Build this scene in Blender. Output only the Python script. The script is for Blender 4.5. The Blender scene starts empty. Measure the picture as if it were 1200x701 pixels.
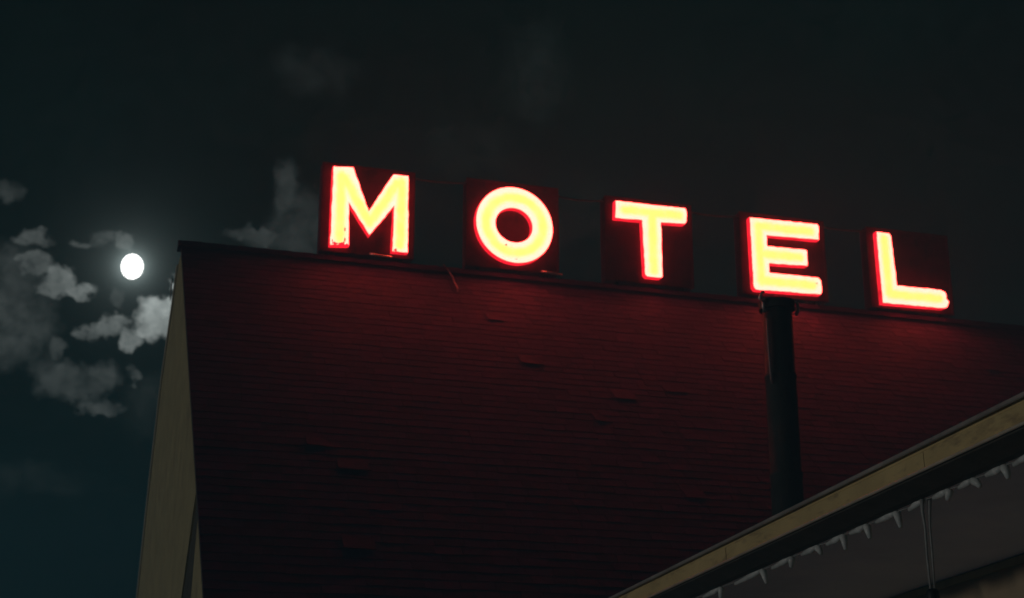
import bpy, bmesh, math, random
from mathutils import Vector, Matrix, noise
random.seed(11)
S = bpy.context.scene
COL = S.collection

# ------------------------------------------------------------------ camera
cam_d = bpy.data.cameras.new('camera')
cam = bpy.data.objects.new('camera', cam_d); COL.objects.link(cam)
cam.location = (0, 0, 1.6)
cam.rotation_euler = (math.radians(90 + 18), 0, 0)
cam_d.sensor_width = 36; cam_d.lens = 54
cam_d.clip_start = 0.05; cam_d.clip_end = 30000
cam_d.dof.use_dof = True; cam_d.dof.focus_distance = 10.5; cam_d.dof.aperture_fstop = 2.5
S.camera = cam
S.view_settings.view_transform = 'Standard'
S.view_settings.look = 'None'
S.view_settings.exposure = 0; S.view_settings.gamma = 1
S.cycles.use_denoising = True
S.cycles.max_bounces = 6; S.cycles.diffuse_bounces = 3
S.cycles.volume_bounces = 0
S.cycles.sample_clamp_indirect = 3

MOON = Vector((-0.23994511, 0.91664669, 0.31966418)).normalized()
SUN_AZ, SUN_EL = math.radians(-104), math.radians(2.6)      # warm town light from behind on the left

# ------------------------------------------------------------------ node helper
class N:
    def __init__(s, tree): s.t = tree
    def n(s, typ, **k):
        nd = s.t.nodes.new(typ)
        for a, v in k.items(): setattr(nd, a, v)
        return nd
    def put(s, sock, v):
        if isinstance(v, bpy.types.NodeSocket): s.t.links.new(v, sock)
        elif v is not None: sock.default_value = v
    def m(s, op, a, b=None, c=None, clamp=False):
        nd = s.n('ShaderNodeMath', operation=op, use_clamp=clamp)
        for i, v in enumerate((a, b, c)):
            if v is not None: s.put(nd.inputs[i], v)
        return nd.outputs[0]
    def v(s, op, a, b=None, scale=None):
        nd = s.n('ShaderNodeVectorMath', operation=op)
        s.put(nd.inputs[0], a)
        if b is not None: s.put(nd.inputs[1], b)
        if scale is not None: s.put(nd.inputs['Scale'], scale)
        return nd.outputs[1] if op in ('DOT_PRODUCT', 'LENGTH', 'DISTANCE') else nd.outputs[0]
    def noise(s, vec, scale, detail=3, rough=.5, dist=0, out=0):
        nd = s.n('ShaderNodeTexNoise'); s.put(nd.inputs['Vector'], vec)
        nd.inputs['Scale'].default_value = scale; nd.inputs['Detail'].default_value = detail
        nd.inputs['Roughness'].default_value = rough; nd.inputs['Distortion'].default_value = dist
        return nd.outputs[out]
    def mr(s, x, a, b, c=0, d=1, interp='LINEAR'):
        nd = s.n('ShaderNodeMapRange', interpolation_type=interp)
        s.put(nd.inputs[0], x)
        for i, q in enumerate((a, b, c, d)): s.put(nd.inputs[i+1], q)
        return nd.outputs[0]
    def mix(s, f, a, b, blend='MIX'):
        nd = s.n('ShaderNodeMix', data_type='RGBA', blend_type=blend)
        s.put(nd.inputs[0], f); s.put(nd.inputs[6], a); s.put(nd.inputs[7], b)
        return nd.outputs[2]
    def comb(s, x, y, z):
        nd = s.n('ShaderNodeCombineXYZ')
        for i, q in enumerate((x, y, z)): s.put(nd.inputs[i], q)
        return nd.outputs[0]

# ------------------------------------------------------------------ night sky
W = bpy.data.worlds.new('World'); S.world = W; W.use_nodes = True
for nd in list(W.node_tree.nodes): W.node_tree.nodes.remove(nd)
w = N(W.node_tree)
D = w.v('NORMALIZE', w.n('ShaderNodeTexCoord').outputs['Generated'])
E1 = Vector((MOON.y, -MOON.x, 0)).normalized(); E2 = E1.cross(MOON)
dm = w.m('MAXIMUM', w.v('DOT_PRODUCT', D, tuple(MOON)), .02)
sa = w.m('DIVIDE', w.v('DOT_PRODUCT', D, tuple(E1)), dm)      # sky degrees sideways / above the moon (1 unit = 57 deg)
sb = w.m('DIVIDE', w.v('DOT_PRODUCT', D, tuple(E2)), dm)
P = w.comb(sa, sb, 0)
n1 = w.v('SUBTRACT', w.noise(P, 34, 4, .6, out=1), (.5, .5, .5))
n2 = w.v('SUBTRACT', w.noise(w.v('ADD', P, (3, 1, 0)), 110, 3, .6, out=1), (.5, .5, .5))
Q = w.v('ADD', P, w.v('ADD', w.v('SCALE', n1, scale=.025), w.v('SCALE', n2, scale=.014)))
Q = w.v('MULTIPLY', Q, (1, 1, 0))
# x, y, half-width, half-height in milliradians from the moon, moonlit brightness, edge softness
CL = [(27.2, -8.9, 1.7, 5.0, 0.45, 0.5), (18.3, -25.6, 8.9, 5.6, 0.42, 0.35), (12.8, -35.6, 8.3, 7.8, 0.36, 0.35), (22.8, -34.4, 6.7, 8.3, 0.34, 0.35), (1.1, -44.4, 5.0, 5.6, 0.2, 0.4), (-13.9, -38.9, 8.9, 4.4, 0.14, 0.4),
      (-23.9, -43.3, 5.6, 3.3, 0.1, 0.4), (-7.8, -33.3, 6.1, 3.9, 0.14, 0.4), (-44.4, -10.0, 7.8, 6.7, 0.16, 0.35), (-48.3, -18.3, 5.6, 5.6, 0.12, 0.4), (-33.9, -16.1, 10.0, 3.6, 0.17, 0.4), (-58.3, -3.3, 7.8, 5.0, 0.09, 0.4),
      (-59.4, 12.2, 8.9, 4.2, 0.07, 0.45), (-30.0, 11.7, 6.7, 2.0, 0.065, 0.5), (-17.2, 15.6, 5.0, 2.8, 0.05, 0.6), (-6.7, 15.6, 3.3, 5.0, 0.085, 0.5), (-8.3, -20.0, 3.3, 3.3, 0.055, 0.5), (-76.1, 38.3, 7.2, 4.4, 0.032, 0.6),
      (-80.6, -15.6, 23.3, 18.9, 0.04, 0.5), (-75.0, -43.3, 23.3, 17.8, 0.044, 0.5), (-85.0, -64.4, 15.6, 8.9, 0.034, 0.6), (-58.3, -46.1, 6.7, 16.7, 0.04, 0.5), (-41.7, -56.1, 5.0, 6.7, 0.05, 0.5), (-48.3, -68.9, 7.8, 6.7, 0.03, 0.6),
      (-33.3, -76.7, 15.6, 8.3, 0.048, 0.5), (-15.6, -71.1, 10.0, 7.2, 0.048, 0.5), (-12.2, -88.9, 10.6, 4.4, 0.06, 0.45), (6.7, -67.8, 3.9, 3.9, 0.065, 0.5), (92.8, 53.9, 6.1, 16.7, 0.027, 0.5), (102.8, 33.3, 15.6, 17.8, 0.028, 0.6),
      (76.7, 25.6, 15.6, 3.3, 0.036, 0.7), (120.6, 27.8, 16.7, 16.7, 0.022, 0.9), (102.8, 134.4, 20.0, 12.2, 0.008, 0.9), (252.8, 151.1, 16.7, 27.8, 0.006, 0.95), (208.3, 95.6, 33.3, 15.6, 0.004, 0.95), (-63.9, -138.9, 32.2, 7.8, 0.01, 0.8),
      (297.2, 62.2, 44.4, 27.8, 0.003, 0.95), (16.7, -86.7, 12.2, 14.4, 0.012, 0.9)]
dens = None; bri = None
for x, y, sx, sy, b, soft in CL:
    l = w.v('LENGTH', w.v('MULTIPLY', w.v('SUBTRACT', Q, (x/1000, y/1000, 0)), (850/sx, 850/sy, 0)))
    g = w.mr(l, 1.10 - soft*1.1, 1.12 + soft*.8, b, 0, 'SMOOTHSTEP')
    bri = g if bri is None else w.m('SMOOTH_MAX', bri, g, .0015)
wob = w.mr(w.noise(w.v('ADD', P, (0, 7, 0)), 60, 5, .62), .34, .66, .50, 1.55)
cl = w.m('MULTIPLY', bri, wob)
md = w.m('SQRT', w.m('ADD', w.m('MULTIPLY', sa, sa), w.m('MULTIPLY', sb, sb)))
ex = lambda k, a: w.m('MULTIPLY', w.m('EXPONENT', w.m('MULTIPLY', md, -k)), a)
gl = w.m('ADD', w.m('ADD', ex(70, .15), ex(15, .008)), ex(260, 1.6))
ahead = w.mr(w.v('DOT_PRODUCT', D, tuple(MOON)), .05, .3)
veil = w.mr(w.noise(D, 5, 5, .6), .35, .75, .65, 1.35)
cloudcol = w.v('SCALE', (.90, 1.0, .97), scale=w.m('MULTIPLY', cl, ahead))
glowcol = w.v('SCALE', (.80, 1.0, .98), scale=w.m('MULTIPLY', gl, ahead))
basecol = w.v('SCALE', (.0002, .0031, .0028), scale=veil)
sky = w.n('ShaderNodeTexSky', sky_type='NISHITA', sun_disc=False, sun_elevation=SUN_EL, sun_rotation=SUN_AZ)
nish = w.v('SCALE', w.v('MULTIPLY', sky.outputs[0], (.6, 1.0, .75)), scale=.00012)
tot = w.v('ADD', w.v('ADD', cloudcol, glowcol), w.v('ADD', basecol, nish))
bg = w.n('ShaderNodeBackground'); w.put(bg.inputs[0], tot); bg.inputs[1].default_value = 1
w.put(w.n('ShaderNodeOutputWorld').inputs[0], bg.outputs[0])

sd = bpy.data.lights.new('sun', 'SUN'); sun = bpy.data.objects.new('sun', sd); COL.objects.link(sun)
sd.energy = .40; sd.angle = math.radians(4); sd.color = (1, .93, .86)
tosun = Vector((math.sin(SUN_AZ)*math.cos(SUN_EL), math.cos(SUN_AZ)*math.cos(SUN_EL), math.sin(SUN_EL)))
sun.rotation_euler = tosun.to_track_quat('Z', 'Y').to_euler()

# ------------------------------------------------------------------ materials
def mat(name, col, rough=.7, var=.25, scale=6, bump=.0, bscale=40, metal=0, stretch=(1, 1, 1), streak=None, spec=.4, island=0):
    m = bpy.data.materials.new(name); m.use_nodes = True
    t = N(m.node_tree); b = m.node_tree.nodes['Principled BSDF']
    tc = t.n('ShaderNodeTexCoord').outputs['Object']
    v = t.v('MULTIPLY', tc, stretch)
    f = t.mr(t.noise(v, scale, 6, .65), .3, .7, 1-var, 1+var)
    c = t.v('SCALE', tuple(col), scale=f)
    if island:
        r = t.n('ShaderNodeNewGeometry').outputs['Random Per Island']
        c = t.v('SCALE', c, scale=t.mr(r, 0, 1, 1-island, 1+island))
    if streak:
        k = t.mr(t.noise(t.v('MULTIPLY', tc, streak[1]), 3, 5, .7), .52, .68)
        c = t.mix(t.m('MULTIPLY', k, streak[2]), c, (*streak[0], 1))
    t.put(b.inputs['Base Color'], c)
    b.inputs['Metallic'].default_value = metal
    b.inputs['Specular IOR Level'].default_value = spec
    t.put(b.inputs['Roughness'], t.mr(t.noise(v, scale*2.3, 4), .3, .7, max(rough-.12, .05), min(rough+.12, 1)))
    if bump:
        bn = t.n('ShaderNodeBump'); bn.inputs['Strength'].default_value = bump; bn.inputs['Distance'].default_value = .01
        t.put(bn.inputs['Height'], t.noise(v, bscale, 5, .7)); t.put(b.inputs['Normal'], bn.outputs[0])
    return m

M = {}
M['tan'] = mat('tan_paint', (.39, .34, .18), .6, .16, 2.2, .25, 30, streak=((.20, .14, .09), (1.2, 1.2, .5), .6))
M['tan_board'] = mat('tan_board', (.62, .49, .225), .55, .16, 2.0, .2, 25, streak=((.22, .15, .09), (.9, .9, 3), .7))
M['tan_edge'] = mat('tan_edge', (.50, .46, .36), .5, .2, 5, .2, 30)
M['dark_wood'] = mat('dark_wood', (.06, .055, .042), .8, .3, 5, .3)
M['dark_metal'] = mat('dark_metal', (.030, .034, .032), .55, .3, 4, .2, 30, metal=.2)
M['pipe'] = mat('pipe_metal', (.020, .026, .024), .7, .35, 3, .3, 18, metal=0, spec=.15, streak=((.07, .04, .025), (5, 5, .8), .6))
M['galv'] = mat('galvanised', (.55, .56, .54), .38, .3, 7, .2, 40, metal=.7)
M['drip'] = mat('drip_edge', (.27, .27, .25), .5, .35, 3, .3, 30)
M['shingle'] = mat('shingle', (.082, .032, .100), .88, .22, 5, .35, 160, island=.26, spec=.25)
M['soffit'] = mat('soffit_paint', (.84, .88, 1.0), .7, .10, 1.3, .15, 30)
M['wall'] = mat('tan_stucco', (.42, .33, .21), .85, .2, 1.5, .5, 60, streak=((.22, .12, .08), (.5, .5, .5), .5))
M['cabinet'] = mat('red_cabinet', (.16, .008, .034), .45, .35, 4, .25, 30, streak=((.05, .02, .02), (1.5, 1.5, .7), .8))
M['cabinet_side'] = M['cabinet']
M['black'] = mat('black_plastic', (.012, .012, .013), .45, .2)
M['cord'] = mat('pale_cord', (.34, .36, .35), .5, .25, 20)
M['cable_red'] = mat('grey_cable', (.30, .22, .22), .4, .25, 20)
M['icicle'] = mat('white_plastic', (.62, .68, .66), .4, .25, 14)
M['ground_bounce'] = mat('pale_blue_bounce', (.40, .53, .74), .9, .2, .6, .3, 12)  # unseen ground, made pale and blue to bounce light up to the soffit
M['chip'] = mat('burnt_paint', (.020, .012, .008), .8)

def glow_face(name, segs, ring=None, strength=20.0):
    """lamp face: neon tubes behind glass; deepest yellow along each tube, paler towards the rim"""
    m = bpy.data.materials.new(name); m.use_nodes = True
    for nd in list(m.node_tree.nodes): m.node_tree.nodes.remove(nd)
    t = N(m.node_tree)
    g = t.n('ShaderNodeTexCoord').outputs['Object']
    g = t.v('ADD', g, t.v('SCALE', t.v('SUBTRACT', t.noise(g, 9, 3, out=1), (.5, .5, .5)), scale=.035))
    g = t.v('MULTIPLY', g, (1, 0, 1))
    d = None
    if ring:
        cx, cz, rx, rz = ring
        l = t.v('LENGTH', t.v('MULTIPLY', t.v('SUBTRACT', g, (cx, 0, cz)), (1/rx, 0, 1/rz)))
        d = t.m('MULTIPLY', t.m('ABSOLUTE', t.m('SUBTRACT', l, 1)), (rx+rz)/2)
    for (ax, az), (bx, bz) in segs:
        ab = Vector((bx-ax, 0, bz-az)); L2 = ab.length_squared
        pa = t.v('SUBTRACT', g, (ax, 0, az))
        h = t.m('DIVIDE', t.v('DOT_PRODUCT', pa, tuple(ab)), L2, clamp=True)
        q = t.v('LENGTH', t.v('SUBTRACT', pa, t.v('SCALE', tuple(ab), scale=h)))
        d = q if d is None else t.m('SMOOTH_MIN', d, q, .02)
    k = t.mr(d, .02, .115, 0, 1, 'SMOOTHSTEP')
    blot = t.mr(t.noise(g, 6, 4, .6), .3, .7, -.18, .18)
    k = t.m('ADD', k, blot, clamp=True)
    col = t.mix(k, (strength, 1.36, .30, 1), (strength*.9, 1.30, .95, 1))
    e = t.n('ShaderNodeEmission'); t.put(e.inputs[0], col); e.inputs[1].default_value = 1
    t.put(t.n('ShaderNodeOutputMaterial').inputs[0], e.outputs[0])
    return m

def emis(name, col, k=1, var=0):
    m = bpy.data.materials.new(name); m.use_nodes = True
    for nd in list(m.node_tree.nodes): m.node_tree.nodes.remove(nd)
    t = N(m.node_tree); e = t.n('ShaderNodeEmission')
    f = t.mr(t.noise(t.n('ShaderNodeTexCoord').outputs['Object'], 5, 4), .3, .7, k*(1-var), k*(1+var))
    e.inputs[0].default_value = (*col, 1); t.put(e.inputs[1], f)
    t.put(t.n('ShaderNodeOutputMaterial').inputs[0], e.outputs[0])
    return m
M['return'] = emis('glowing_red_side', (1, .010, .028), 1.6, .4)
M['moon'] = emis('moon_glow', (1, 1, .97), 5)

# ------------------------------------------------------------------ mesh helpers
def link(name, me, m, parent=None, smooth=False):
    o = bpy.data.objects.new(name, me); COL.objects.link(o)
    if m: me.materials.append(m)
    if parent: o.parent = parent
    if smooth:
        for p in me.polygons: p.use_smooth = True
    return o
def finish(name, bm, m, parent=None, smooth=False, bevel=0):
    bmesh.ops.recalc_face_normals(bm, faces=bm.faces)
    if bevel:
        bmesh.ops.bevel(bm, geom=[e for e in bm.edges if e.is_manifold and e.calc_face_angle(0) > .6], offset=bevel, segments=2, affect='EDGES', clamp_overlap=True)
    me = bpy.data.meshes.new(name); bm.to_mesh(me); bm.free()
    return link(name, me, m, parent, smooth)
def empty(name, loc, rot=0):
    o = bpy.data.objects.new(name, None); COL.objects.link(o); o.location = loc; o.rotation_euler = (0, 0, rot); o.empty_display_size = .2
    return o
def tag(o, label, cat, group=None, kind=None):
    if label: o['label'] = label
    if cat: o['category'] = cat
    if group: o['group'] = group
    if kind: o['kind'] = kind
    return o
def box(bm, x0, x1, y0, y1, z0, z1):
    v = [bm.verts.new((x, y, z)) for x in (x0, x1) for y in (y0, y1) for z in (z0, z1)]
    for f in ((0, 1, 3, 2), (4, 6, 7, 5), (0, 4, 5, 1), (2, 3, 7, 6), (0, 2, 6, 4), (1, 5, 7, 3)): bm.faces.new([v[i] for i in f])
def prism(bm, pts, a0, a1, f):
    """pts: 2-D outline, f(p, a) -> 3-D"""
    A = [bm.verts.new(f(p, a0)) for p in pts]; B = [bm.verts.new(f(p, a1)) for p in pts]
    bm.faces.new(A); bm.faces.new(B[::-1])
    for i in range(len(pts)):
        j = (i+1) % len(pts); bm.faces.new((A[i], B[i], B[j], A[j]))
def tube(bm, pts, r, seg=10, caps=True, rs=None):
    pts = [Vector(p) for p in pts]; rings = []
    up = None
    for i, p in enumerate(pts):
        t = (pts[min(i+1, len(pts)-1)] - pts[max(i-1, 0)]).normalized()
        if up is None: up = t.orthogonal().normalized()
        up = (up - t*up.dot(t)).normalized(); s = t.cross(up); rr = rs[i] if rs else r
        rings.append([bm.verts.new(p + (up*math.cos(a) + s*math.sin(a))*rr) for a in [2*math.pi*k/seg for k in range(seg)]])
    for a, b in zip(rings, rings[1:]):
        for k in range(seg): bm.faces.new((a[k], a[(k+1) % seg], b[(k+1) % seg], b[k]))
    if caps: bm.faces.new(rings[0]); bm.faces.new(rings[-1][::-1])

# ------------------------------------------------------------------ ground and moon
bm = bmesh.new(); bmesh.ops.create_grid(bm, x_segments=8, y_segments=8, size=3000)
tag(finish('ground', bm, M['ground_bounce']), 'pale bluish ground around the motel, tinted to bounce light onto the soffit', None, kind='structure')
bm = bmesh.new(); bmesh.ops.create_icosphere(bm, subdivisions=5, radius=5000*13.4/1800)
mo = finish('moon', bm, M['moon'], None, True); mo.location = MOON*5000; mo.rotation_euler = (0, 0, -math.atan2(MOON.x, MOON.y)); mo.scale = (.9, 1, 1.05)
tag(mo, 'bright round white full moon among clouds left of the gable', 'moon')

# added thin volume: imitates lens bloom round the letters and lifted blacks
hm = bpy.data.materials.new('bloom_volume'); hm.use_nodes = True; ht = hm.node_tree
for nd in list(ht.nodes): ht.nodes.remove(nd)
pv = ht.nodes.new('ShaderNodeVolumePrincipled'); pv.inputs['Color'].default_value = (.22, .72, 1, 1); pv.inputs['Density'].default_value = .0140; pv.inputs['Anisotropy'].default_value = 0
ht.links.new(pv.outputs[0], ht.nodes.new('ShaderNodeOutputMaterial').inputs['Volume'])
bm = bmesh.new()
hv = [bm.verts.new((x, y, z)) for x in (-30, 45) for y in (-30, 60) for z in (-1, 11.5)]
for f in ((0, 1, 3, 2), (4, 6, 7, 5), (0, 4, 5, 1), (2, 3, 7, 6), (0, 2, 6, 4), (1, 5, 7, 3)): bm.faces.new([hv[i] for i in f])
tag(finish('bloom_haze', bm, hm), None, None, kind='stuff')

# ------------------------------------------------------------------ the A-frame building (local: x along the ridge, y to the back, z up)
TH = math.radians(17.41)
AX = Vector((-4.47257712, 19.55774936, 0))
RZ = 8.765                                    # ridge height
BL = 21.0                                     # building length
lodge = empty('motel_building', AX, TH)
tag(lodge, 'steep gabled motel building with dark shingle roof and narrow tan gable end', 'building')
FS = (-6.6, 2.27)                             # front foot
BS = (4.55, 3.30)                             # rear foot
def slope_z_front(y): return RZ + (RZ-FS[1])/(-FS[0])*y
# walls behind the roof
bm = bmesh.new()
fw = lambda p, a: (a, p[0], p[1])
prism(bm, [(FS[0]+.35, 0), (FS[0]+.35, slope_z_front(FS[0]+.35)-.16), (-.05, RZ-.2), (.05, RZ-.2), (BS[0]-.25, BS[1]+.12), (BS[0]-.25, 0)], .06, BL-.06, fw)
gw = finish('gable_wall', bm, M['tan'], lodge)
# tan boarding of the gable end and its shadow gap, put in as a dark panel
bm = bmesh.new()
prism(bm, [(-.02, RZ-.10), (.60, RZ-.16), (1.05, RZ-.62), (2.05, 7.33), (2.93, 6.02), (3.74, 4.42), (4.5, 2.7), (4.5, .1), (-2.0, .1), (-2.28, 2.7), (-3.07, 3.64), (-3.93, 4.66), (-2.62, 5.98), (-1.1, 7.55)], .012, .058, fw)
finish('gable_boarding', bm, M['tan'], lodge)
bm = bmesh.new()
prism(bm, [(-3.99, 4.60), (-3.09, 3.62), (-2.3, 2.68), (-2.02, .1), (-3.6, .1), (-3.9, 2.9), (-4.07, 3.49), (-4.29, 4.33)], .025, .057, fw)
finish('shadow_gap_panel', bm, M['dark_wood'], lodge)
bm = bmesh.new()
prism(bm, [(-4.29, 4.38), (-4.085, 3.52), (-3.92, 2.9), (-3.62, .1), (-6.2, .1), (-6.2, 2.48), (-5.52, 3.18)], .012, .058, fw)
finish('corner_boarding', bm, M['tan'], lodge)
bm = bmesh.new()   # pale trim along the rear rake
back = [(.62, RZ-.14), (1.07, RZ-.60), (2.08, 7.35), (2.96, 6.04), (3.77, 4.44), (4.55, 2.7)]
prism(bm, back + [(y-.16, z-.03) for y, z in back[::-1]], -.006, .03, fw)
finish('rear_rake_trim', bm, M['tan_edge'], lodge)
# front roof slab + shingle courses
L = math.hypot(FS[0], RZ-FS[1]); u = Vector((0, FS[0]/L, (FS[1]-RZ)/L)); nrm = Vector((0, u.z, -u.y)); nrm = -nrm if nrm.z < 0 else nrm
O = Vector((0, 0, RZ))
bm = bmesh.new()
def slab(bm, x0, x1, t0, t1, d0, d1):
    vs = [bm.verts.new(O + Vector((x, 0, 0)) + u*t + nrm*d) for x in (x0, x1) for t in (t0, t1) for d in (d0, d1)]
    for f in ((0, 1, 3, 2), (4, 6, 7, 5), (0, 4, 5, 1), (2, 3, 7, 6), (0, 2, 6, 4), (1, 5, 7, 3)): bm.faces.new([vs[i] for i in f])
slab(bm, 0, BL, 0, L, -.14, -.022)
roof = finish('roof', bm, M['dark_wood'], lodge)
bm = bmesh.new()
expo, tw = .145, .31
nc = int(L/expo)
for c in range(nc+1):
    t1 = min(.03 + (c+1)*expo, L+.02); t0 = max(t1-.30, 0)
    x = -.02 - random.random()*tw*.5
    lift = .3 + random.random()*.7
    while x < BL:
        ww = tw*random.uniform(.7, 1.25); xa, xb = max(x, -.015)+.003, min(x+ww, BL+.01)-.003; x += ww
        if xb - xa < .03: continue
        te = t1 + random.uniform(-.008, .008)
        k = random.uniform(.0045, .0075) * (1 + .25*lift)
        curl = random.uniform(.008, .03) if random.random() < .007 else 0
        pa = [(xa, t0, -.018), (xb, t0, -.018), (xb, te, -.018+k+curl*random.random()), (xa, te, -.018+k+curl)]
        top = [bm.verts.new(O + Vector((q[0], 0, 0)) + u*q[1] + nrm*(q[2]+.006)) for q in pa]
        bot = [bm.verts.new(O + Vector((q[0], 0, 0)) + u*q[1] + nrm*(q[2])) for q in pa]
        bm.faces.new(top); bm.faces.new(bot[::-1])
        for i in range(4):
            j = (i+1) % 4; bm.faces.new((top[i], bot[i], bot[j], top[j]))
finish('shingles', bm, M['shingle'], roof)
bm = bmesh.new()   # rear slope
Lb = math.hypot(BS[0], RZ-BS[1]); ub = Vector((0, BS[0]/Lb, (BS[1]-RZ)/Lb)); nb = Vector((0, -ub.z, ub.y))
vs = [bm.verts.new(O + Vector((x, 0, 0)) + ub*t + nb*d) for x in (.02, BL) for t in (0, Lb) for d in (-.13, -.01)]
for f in ((0, 1, 3, 2), (4, 6, 7, 5), (0, 4, 5, 1), (2, 3, 7, 6), (0, 2, 6, 4), (1, 5, 7, 3)): bm.faces.new([vs[i] for i in f])
finish('roof', bm, M['shingle'], lodge)
bm = bmesh.new()   # ridge cap, lapped pieces
x = -.05
while x < BL:
    x2 = x + .30
    for sgn, uu, nn in ((1, u, nrm), (-1, ub, nb)):
        r0 = [O + Vector((x, 0, 0)) + nn*.014, O + Vector((x2+.03, 0, 0)) + nn*.024, O + Vector((x2+.03, 0, 0)) + uu*.15 + nn*.022, O + Vector((x, 0, 0)) + uu*.15 + nn*.012]
        r1 = [q + nn*.008 + Vector((0, 0, .004)) for q in r0]
        a = [bm.verts.new(q) for q in r0]; b = [bm.verts.new(q) for q in r1]
        bm.faces.new(a); bm.faces.new(b[::-1])
        for i in range(4):
            j = (i+1) % 4; bm.faces.new((a[i], b[i], b[j], a[j]))
    x = x2
finish('ridge_cap', bm, M['shingle'], roof)
bm = bmesh.new()   # lifted sliver of flashing on the rear rake
pts = [(.98, RZ-.20), (1.10, RZ-.24), (1.17, RZ-.36), (1.10, RZ-.50), (1.02, RZ-.40)]
prism(bm, pts, -.022, -.014, fw)
finish('lifted_flashing', bm, M['galv'], lodge)

# ------------------------------------------------------------------ sign letters (local: x = 0 at the letter's left edge, y to the back, z from the cabinet's foot)
FY = -.14                                     # the letters' front plane, in front of the ridge
ZB = 8.80
def place(x): return AX + Matrix.Rotation(TH, 3, 'Z') @ Vector((x, 0, 0))
def ring_pts(cx, cz, rx, rz, n=56, skew=.0):
    return [(cx + rx*math.cos(a) + skew*rz*math.sin(a), cz + rz*math.sin(a)) for a in [2*math.pi*k/n for k in range(n)]]
def letter(nm, x0, outline, cab, face, label, inner=None, chips=(), worn=()):
    e_ = empty('sign_letter', place(x0) + Vector((0, 0, ZB)), TH)
    tag(e_, label, 'sign letter', 'illuminated letters along the roof ridge')
    loc = lambda p: (p[0]-x0, p[1]-ZB)
    out = [loc(p) for p in outline]; inn = [loc(p) for p in inner] if inner else None
    ff = lambda p, a: (p[0], a, p[1])
    # cabinet
    cx0, cx1, cz0, cz1 = cab
    bm = bmesh.new(); box(bm, cx0-x0, cx1-x0, FY+.10, FY+.30, cz0-ZB, cz1-ZB)
    finish('cabinet', bm, M['cabinet'], e_, bevel=.012)
    bm = bmesh.new()                          # thin lip round the cabinet's face
    a0, a1, b0, b1 = cx0-x0-.004, cx1-x0+.004, cz0-ZB-.004, cz1-ZB+.004; k = .028
    for q in ((a0, a1, b0, b0+k), (a0, a1, b1-k, b1), (a0, a0+k, b0+k, b1-k), (a1-k, a1, b0+k, b1-k)):
        box(bm, q[0], q[1], FY+.085, FY+.11, q[2], q[3])
    finish('cabinet_lip', bm, M['cabinet'], e_)
    # return (side walls of the letter)
    bm = bmesh.new()
    def wall(pts, s):
        n = len(pts); A = [bm.verts.new((p[0], FY+.004, p[1])) for p in pts]; B = [bm.verts.new((p[0], FY+.098, p[1])) for p in pts]
        for i in range(n):
            j = (i+1) % n; bm.faces.new((A[i], B[i], B[j], A[j]))
    def grow(pts, d):
        n = len(pts); r = []
        ar = sum(pts[i][0]*pts[(i+1) % n][1]-pts[(i+1) % n][0]*pts[i][1] for i in range(n)); s = 1 if ar > 0 else -1
        for i in range(n):
            p0, p1, p2 = Vector(pts[i-1]), Vector(pts[i]), Vector(pts[(i+1) % n])
            t1 = (p1-p0).normalized(); t2 = (p2-p1).normalized()
            n1 = Vector((t1.y, -t1.x))*s; n2 = Vector((t2.y, -t2.x))*s; b = (n1+n2)
            b = b.normalized(); r.append(tuple(p1 + b*d/max(b.dot(n1), .35)))
        return r
    wall(grow(out, .010), 1)
    if inn: wall(grow(inn, -.010), -1)
    rt = finish('letter_side', bm, M['return'], e_)
    # face, a slab 8 mm thick with ragged rim
    def rag(pts):
        r = []
        for i, p in enumerate(pts):
            q = pts[(i+1) % len(pts)]; d = Vector(q)-Vector(p); n = max(1, int(d.length/.055)); nn = Vector((d.y, -d.x)).normalized()
            for k in range(n):
                b = Vector(p) + d*k/n
                if 0 < k: b += nn*random.uniform(-.006, .006)
                r.append((b.x, b.y))
        return r
    bm = bmesh.new()
    if inn is None:
        o2 = rag(out); prism(bm, o2, FY-.004, FY+.004, ff)
    else:
        n = len(out)
        V = [[bm.verts.new((p[0], y, p[1])) for p in pts] for pts, y in ((out, FY-.004), (inn, FY-.004), (out, FY+.004), (inn, FY+.004))]
        for i in range(n):
            j = (i+1) % n
            bm.faces.new((V[0][i], V[0][j], V[1][j], V[1][i])); bm.faces.new((V[2][i], V[3][i], V[3][j], V[2][j]))
            bm.faces.new((V[0][i], V[2][i], V[2][j], V[0][j])); bm.faces.new((V[1][i], V[1][j], V[3][j], V[3][i]))
    bm.normal_update()
    bmesh.ops.triangulate(bm, faces=[f for f in bm.faces if len(f.verts) > 4])
    finish('letter_face', bm, face, e_)
    for (px, pz, sx, sz) in chips:
        bm = bmesh.new(); pts = [(px-x0 + sx*math.cos(a)*random.uniform(.7, 1.1), pz-ZB + sz*math.sin(a)*random.uniform(.7, 1.1)) for a in [k*math.pi/4 for k in range(8)]]
        prism(bm, pts, FY-.011, FY-.005, ff); finish('burnt_patch', bm, M['chip'], e_)
    for (px, pz, sx, sz) in worn:
        bm = bmesh.new(); pts = [(px-x0 + sx*math.cos(a)*random.uniform(.5, 1.2), pz-ZB + sz*math.sin(a)*random.uniform(.5, 1.2)) for a in [k*math.pi/6 for k in range(12)]]
        prism(bm, pts, FY-.010, FY-.005, ff); finish('worn_patch', bm, M['return'], e_)
    for fx in (cx0+.18, cx1-.18):             # feet that carry the cabinet on the ridge
        bm = bmesh.new(); box(bm, fx-x0-.025, fx-x0+.025, FY+.12, FY+.26, RZ-.10-ZB, cz0-ZB-.006); finish('foot', bm, M['dark_metal'], e_)
    return e_
def L0(x0, segs): return [((a[0]-x0, a[1]-ZB), (b[0]-x0, b[1]-ZB)) for a, b in segs]
x = 2.003
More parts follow.
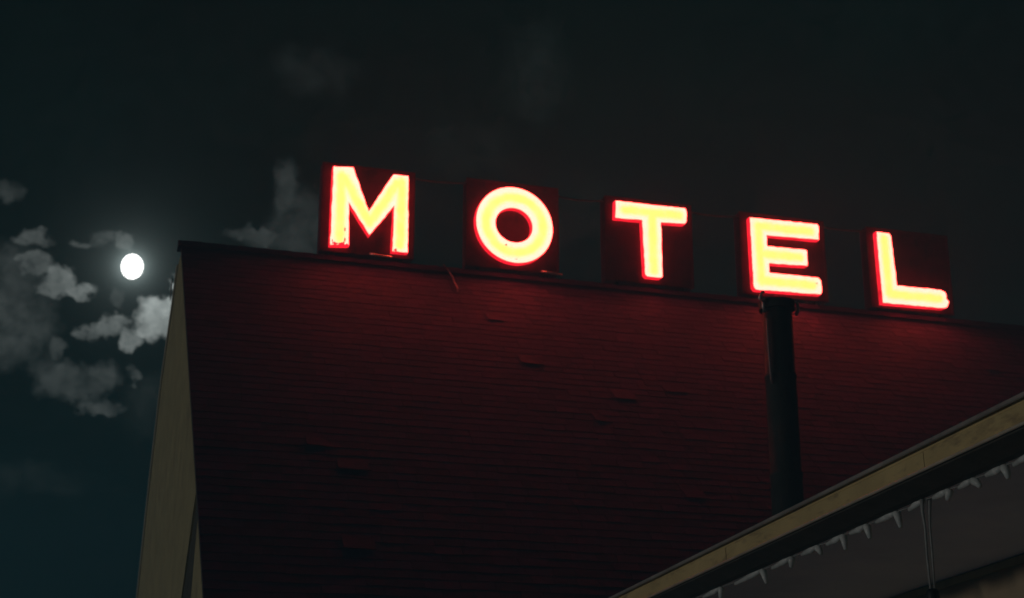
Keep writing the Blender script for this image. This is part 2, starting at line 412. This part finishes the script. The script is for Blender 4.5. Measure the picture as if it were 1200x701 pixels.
letter('M', x, [(2.010, 10.072), (2.288, 10.090), (2.529, 9.452), (2.875, 10.055), (3.088, 10.060), (3.104, 8.905), (2.885, 8.900), (2.900, 9.590), (2.551, 9.108), (2.238, 9.570), (2.262, 8.925), (2.003, 8.900)],
       (1.87, 3.21, 8.835, 10.16), glow_face('letter_glow', L0(x, [((2.13, 9.95), (2.13, 9.0)), ((2.17, 9.92), (2.545, 9.28)), ((2.545, 9.28), (2.93, 9.92)), ((2.995, 9.95), (2.995, 9.0))])),
       'glowing letter M with burnt spots at its left foot', chips=[(2.198, 9.145, .012, .03), (2.203, 8.99, .014, .032), (2.887+.05, 8.925, .016, .012), (2.19, 8.945, .016, .02)], worn=[(2.06, 8.925, .045, .022), (2.155, 8.918, .05, .026), (2.03, 8.96, .014, .016), (2.235, 8.925, .02, .018), (2.92, 8.915, .03, .016)])
x = 4.10
letter('O', x, ring_pts(4.685, 9.497, .578, .578, skew=-.02), (3.985, 5.385, 8.835, 10.18), glow_face('letter_glow', [], (4.685-x, 9.497-ZB, .428, .425)),
       'round glowing letter O, dark red centre', inner=ring_pts(4.675, 9.490, .284, .270, skew=-.02), chips=[(4.553, 9.174, .014, .014), (4.708, 8.969, .014, .007)])
x = 6.25
letter('T', x, [(6.262, 10.055), (7.385, 10.066), (7.400, 10.02), (7.393, 9.85), (7.365, 9.82), (6.978, 9.800), (6.974, 8.94), (6.955, 8.922), (6.735, 8.920), (6.705, 8.95), (6.684, 9.800), (6.252, 9.792)],
       (6.12, 7.52, 8.835, 10.16), glow_face('letter_glow', L0(x, [((6.4, 9.93), (7.28, 9.94)), ((6.84, 9.93), (6.84, 9.02))])),
       'glowing letter T with single stem and crossbar', chips=[])
x = 8.455
letter('E', x, [(8.458, 10.040), (9.600, 10.062), (9.622, 10.03), (9.612, 9.812), (8.718, 9.790), (8.722, 9.603), (9.375, 9.615), (9.395, 9.59), (9.386, 9.360), (8.735, 9.335), (8.730, 9.180), (9.560, 9.180), (9.60, 9.14), (9.605, 8.96), (9.585, 8.92), (8.500, 8.892), (8.466, 8.93)],
       (8.32, 9.76, 8.835, 10.16), glow_face('letter_glow', L0(x, [((8.595, 9.93), (8.595, 9.02)), ((8.595, 9.92), (9.48, 9.93)), ((8.595, 9.47), (9.27, 9.48)), ((8.595, 9.04), (9.46, 9.05))])),
       'glowing letter E with three arms directly above the dark pipe', chips=[(9.528, 9.085, .016, .010)])
x = 10.64
letter('L', x, [(10.645, 10.052), (10.860, 10.050), (10.892, 10.00), (10.925, 9.192), (11.70, 9.196), (11.775, 9.17), (11.80, 9.12), (11.79, 9.06), (11.835, 9.02), (11.80, 8.93), (11.74, 8.905), (10.66, 8.888)],
       (10.51, 11.97, 8.835, 10.16), glow_face('letter_glow', L0(x, [((10.77, 9.95), (10.785, 9.04)), ((10.785, 9.04), (11.67, 9.05))])),
       'glowing letter L at the dark end of the ridge', chips=[])

# cables slung between the cabinets
def cable(name, x0, z0, x1, z1, sag, label, y=FY+.16, r=.013):
    bm = bmesh.new(); pts = []
    for k in range(17):
        t = k/16; pts.append((x0 + (x1-x0)*t, y + .01*math.sin(t*5), z0 + (z1-z0)*t - sag*4*t*(1-t)))
    tube(bm, pts, r, 8); o = finish(name, bm, M['cable_red'], None, True); o.location = AX; o.rotation_euler = (0, 0, TH)
    tag(o, label, 'cable', 'cables slung between the sign letters'); return o
cable('sign_cable', 3.21, 10.10, 3.985, 10.115, .015, 'thin red-lit cable slung between letters M and O')
cable('sign_cable', 5.385, 10.09, 6.12, 10.09, .02, 'thin red-lit cable slung between letters O and T')
cable('sign_cable', 7.52, 10.09, 8.32, 10.09, .02, 'thin red-lit cable slung between letters T and E')
cable('sign_cable', 9.76, 10.10, 10.51, 10.10, .012, 'thin red-lit cable slung between letters E and L')
# short kinked wire lying over the ridge left of the O
bm = bmesh.new()
zz = lambda y: slope_z_front(y)
tube(bm, [(3.66, -.03, RZ+.05), (3.70, -.10, zz(-.10)+.06), (3.72, -.2, zz(-.2)+.055), (3.74, -.24, zz(-.24)+.045), (3.73, -.34, zz(-.34)+.045), (3.75, -.46, zz(-.46)+.04), (3.74, -.52, zz(-.52)+.01)], .011, 8)
o = finish('loose_wire', bm, M['cable_red'], None, True); o.location = AX; o.rotation_euler = (0, 0, TH)
tag(o, 'short kinked pale wire hanging over the roof edge left of the letter O', 'wire')
for (bx, lab) in ((2.72, 'small shiny metal bracket under the letter M'), (5.24, 'small dull metal bracket at the lower right of the letter O')):
    bm = bmesh.new(); tube(bm, [(bx-.16, FY-.03, RZ+.05), (bx-.12, FY-.09, RZ+.02), (bx, FY-.11, RZ+.005), (bx+.12, FY-.09, RZ+.01), (bx+.15, FY-.03, RZ+.03)], .016, 8)
    o = finish('sign_bracket', bm, M['galv'], None, True); o.location = AX; o.rotation_euler = (0, 0, TH); tag(o, lab, 'bracket')

# ------------------------------------------------------------------ dark pipe in front of the roof
PY = -4.75
pipe = empty('flue_pipe', AX + Matrix.Rotation(TH, 3, 'Z') @ Vector((6.41, PY, 0)) + Vector((0, 0, zz(PY)-.1)), TH)
tag(pipe, 'tall dark metal pipe rising in front of the red-lit roof under the E', 'pipe')
pb = zz(PY)-.1; PT = 7.06 - pb; r = .178
bm = bmesh.new()
rings = [(0, r), (PT*.33, r), (PT*.335, r+.008), (PT*.345, r+.008), (PT*.35, r-.003), (PT*.70, r-.003), (PT*.705, r+.008), (PT*.715, r+.008), (PT*.72, r-.006), (PT, r-.006)]
tube(bm, [(0, 0, h) for h, _ in rings], r, 40, True, [q for _, q in rings])
finish('shaft', bm, M['pipe'], pipe, False)
for p in pipe.children[0].data.polygons: p.use_smooth = len(p.vertices) == 4
bm = bmesh.new(); tube(bm, [(0, 0, h) for h in (PT-.10, PT-.095, PT+.005, PT+.01)], r, 40, True, [r, r+.03, r+.03, r+.02]); finish('collar', bm, M['pipe'], pipe)
bm = bmesh.new(); tube(bm, [(0, 0, 0), (0, 0, .05), (0, 0, .25)], r, 32, True, [.42, .36, r+.012]); finish('roof_flashing', bm, M['dark_metal'], pipe)
for sx in (-1, 1):
    bm = bmesh.new()
    tube(bm, [(sx*(r+.02), -.08, PT-.16), (sx*(r+.045), -.10, PT-.10), (sx*(r+.04), -.10, PT-.02), (sx*(r+.02), -.08, PT+.0)], .018, 10)
    finish('clamp', bm, M['galv'], pipe, True)
bm = bmesh.new(); tube(bm, [(-r-.02, -.1, PT-.03), (-r-.07, -.12, PT-.04), (-r-.10, -.12, PT-.01), (-r-.06, -.12, PT+.07), (-r-.03, -.1, PT+.08)], .016, 8); finish('cable_hook', bm, M['galv'], pipe, True)
bm = bmesh.new(); tube(bm, [(-r-.015, -.11, PT-.24), (-r-.018, -.12, PT-.4), (-r-.012, -.12, PT-.7), (-r-.004, -.12, PT-.95), (-r+.02, -.10, PT-1.0)], .014, 8); finish('conduit', bm, M['cable_red'], pipe, True)

# ------------------------------------------------------------------ porch wing on the right: frame d (along the eave), m (inwards), u (up)
C0 = Vector((0, 0, 1.6))
dv = Vector((-0.27922829, 0.95906136, -0.0472532)); mv = Vector((0.96013389, 0.27954056, 0)); uv = Vector((-0.01320919, 0.0453694, 0.99888294))
KP = .80
def W3(d, m, h): return C0 + (dv*d + mv*(m + .033) + uv*(h + .075))*KP
D0, D1 = 3.0, 17.6
base = W3(9.35, 8.8, 0); base.z = 0
porch = empty('porch_wing', base)
tag(porch, 'low motel wing with tan eave fascia and pale soffit at lower right', 'building')
def sect(bm, pts, d0=D0, d1=D1, base=base): prism(bm, pts, d0, d1, lambda p, a: W3(a, p[0], p[1]) - base)
pf = 6.127
bm = bmesh.new(); sect(bm, [(pf-.03, 2.945), (pf-.03, 2.922), (pf-.022, 2.915), (pf+.9, 3.2), (pf+.9, 3.23)]); finish('drip_edge', bm, M['drip'], porch)
bm = bmesh.new(); sect(bm, [(pf+.02, 2.93), (pf+.02, 2.755), (pf+.24, 2.738), (pf+.24, 2.95)]); fas = finish('fascia', bm, M['tan_board'], porch)
bm = bmesh.new(); 
for a, b in ((3, 7.2), (7.2, 9.93), (9.93, 13.62), (13.62, 17.6)):
    j = random.uniform(-.003, .003)
    sect(bm, [(pf+j, 2.882), (pf+j, 2.760), (pf+.018, 2.756), (pf+.018, 2.895)], a+.006, b-.006)
finish('fascia_board', bm, M['tan_board'], fas)
bm = bmesh.new()
cs = [(pf-.004 + .013*math.cos(a), 2.748 + .013*math.sin(a)) for a in [k*math.pi/5 for k in range(10)]]
sect(bm, cs); finish('lower_bead', bm, M['tan_edge'], fas, True)
bm = bmesh.new(); sect(bm, [(pf+.015, 2.752), (pf+.015, 2.722), (6.33, 2.660), (6.40, 2.655), (6.40, 2.735), (pf+.2, 2.735)]); finish('gutter_underside', bm, M['dark_wood'], porch)
bm = bmesh.new(); sect(bm, [(6.401, 2.71), (8.68, 2.71), (8.68, 2.76), (6.401, 2.76)]); sof = finish('soffit', bm, M['soffit'], porch)
bm = bmesh.new(); sect(bm, [(8.635, 2.70), (8.675, 2.70), (8.675, 2.63), (8.635, 2.63)]); finish('wall_trim', bm, M['tan'], porch)
bm = bmesh.new()
a0 = [W3(D0, 8.68, 2.709), W3(D1, 8.68, 2.709), W3(D1, 8.86, 2.709), W3(D0, 8.86, 2.709)]
A = [bm.verts.new(q - base) for q in a0]; B = [bm.verts.new(Vector((q.x, q.y, 0)) - base) for q in a0]
bm.faces.new(A); bm.faces.new(B[::-1])
for i in range(4):
    j = (i+1) % 4; bm.faces.new((A[i], B[i], B[j], A[j]))
finish('porch_wall', bm, M['wall'], porch)
bm = bmesh.new(); sect(bm, [(pf-.02, 2.95), (pf+.25, 3.06), (10.5, 5.1), (14, 3.2), (14, 2.8), (10.5, 4.9), (pf+.3, 2.96)], D0+.02, D1-.02); finish('porch_roof', bm, M['shingle'], porch)

# icicle lights, unlit, clipped under the eave
HM, HH = 6.425, 2.655
drops = [16.9, 15.95, 15.15, 14.45, 13.45, 12.83, 12.30, 11.82, 11.40, 10.90, 10.46, 10.11, 9.76, 9.36, 8.97, 8.55, 8.1, 7.6]
lb = W3(drops[6], HM, HH)
ls = empty('icicle_lights', lb)
tag(ls, 'string of small white unlit icicle lights clipped under the eave', 'string lights')
bm = bmesh.new(); pts = []
for a, b in zip(drops, drops[1:]):
    for k in range(6):
        t = k/6; pts.append(W3(a+(b-a)*t, HM, HH - .012*math.sin(math.pi*t)) - lb)
tube(bm, pts, .0045, 6); finish('cord', bm, M['cord'], ls, True)
for i, dd in enumerate(drops):
    sp = (drops[i-1] if i else drops[0]+.6) - dd
    bm = bmesh.new()
    # the sleeve that slopes down and away from the drop
    fr = random.uniform(.55, .72)
    tube(bm, [W3(dd+.03, HM, HH-.006)-lb, W3(dd+sp*.25, HM-.004, HH-.016+random.uniform(-.008, .008))-lb, W3(dd+sp*fr, HM, HH-.022+random.uniform(-.012, .008))-lb], .017, 8, True, [.020, .025, .014])
    finish('light_sleeve', bm, M['icicle'], ls, True)
    if abs(dd-10.46) < .01: continue
    bm = bmesh.new(); ln = random.uniform(.075, .15); tl = random.uniform(-.06, .05)
    tube(bm, [W3(dd+.012, HM, HH+.004)-lb, W3(dd-.004, HM, HH-.025)-lb, W3(dd-.012+tl*.5, HM, HH-ln*.6)-lb, W3(dd-.016+tl, HM, HH-ln)-lb], .02, 8, True, [.02, .029, .023, .014])
    finish('icicle_drop', bm, M['icicle'], ls, True)
# pair of cords with a black socket
cb = W3(10.46, HM, HH)
hc = empty('hanging_cord', cb)
tag(hc, 'pair of pale cords hanging from the eave to a small black socket', 'cord')
for s_, top in ((-.014, .0), (.016, .004)):
    bm = bmesh.new(); tube(bm, [Vector((s_*1.6+.004, 0, top)), Vector((s_*1.5, .004, -.08)), Vector((s_, 0, -.17)), Vector((s_*1.1, .003, -.36)), Vector((s_*.8, 0, -.57))], .0085, 8, True, [.014, .011, .0085, .008, .008])
    finish('strand', bm, M['cord'], hc, True)
bm = bmesh.new(); tube(bm, [Vector((0, 0, z)) for z in (-.555, -.562, -.58, -.63, -.65, -.66)], .05, 20, True, [.012, .030, .042, .042, .036, .02]); finish('socket', bm, M['black'], hc, True)
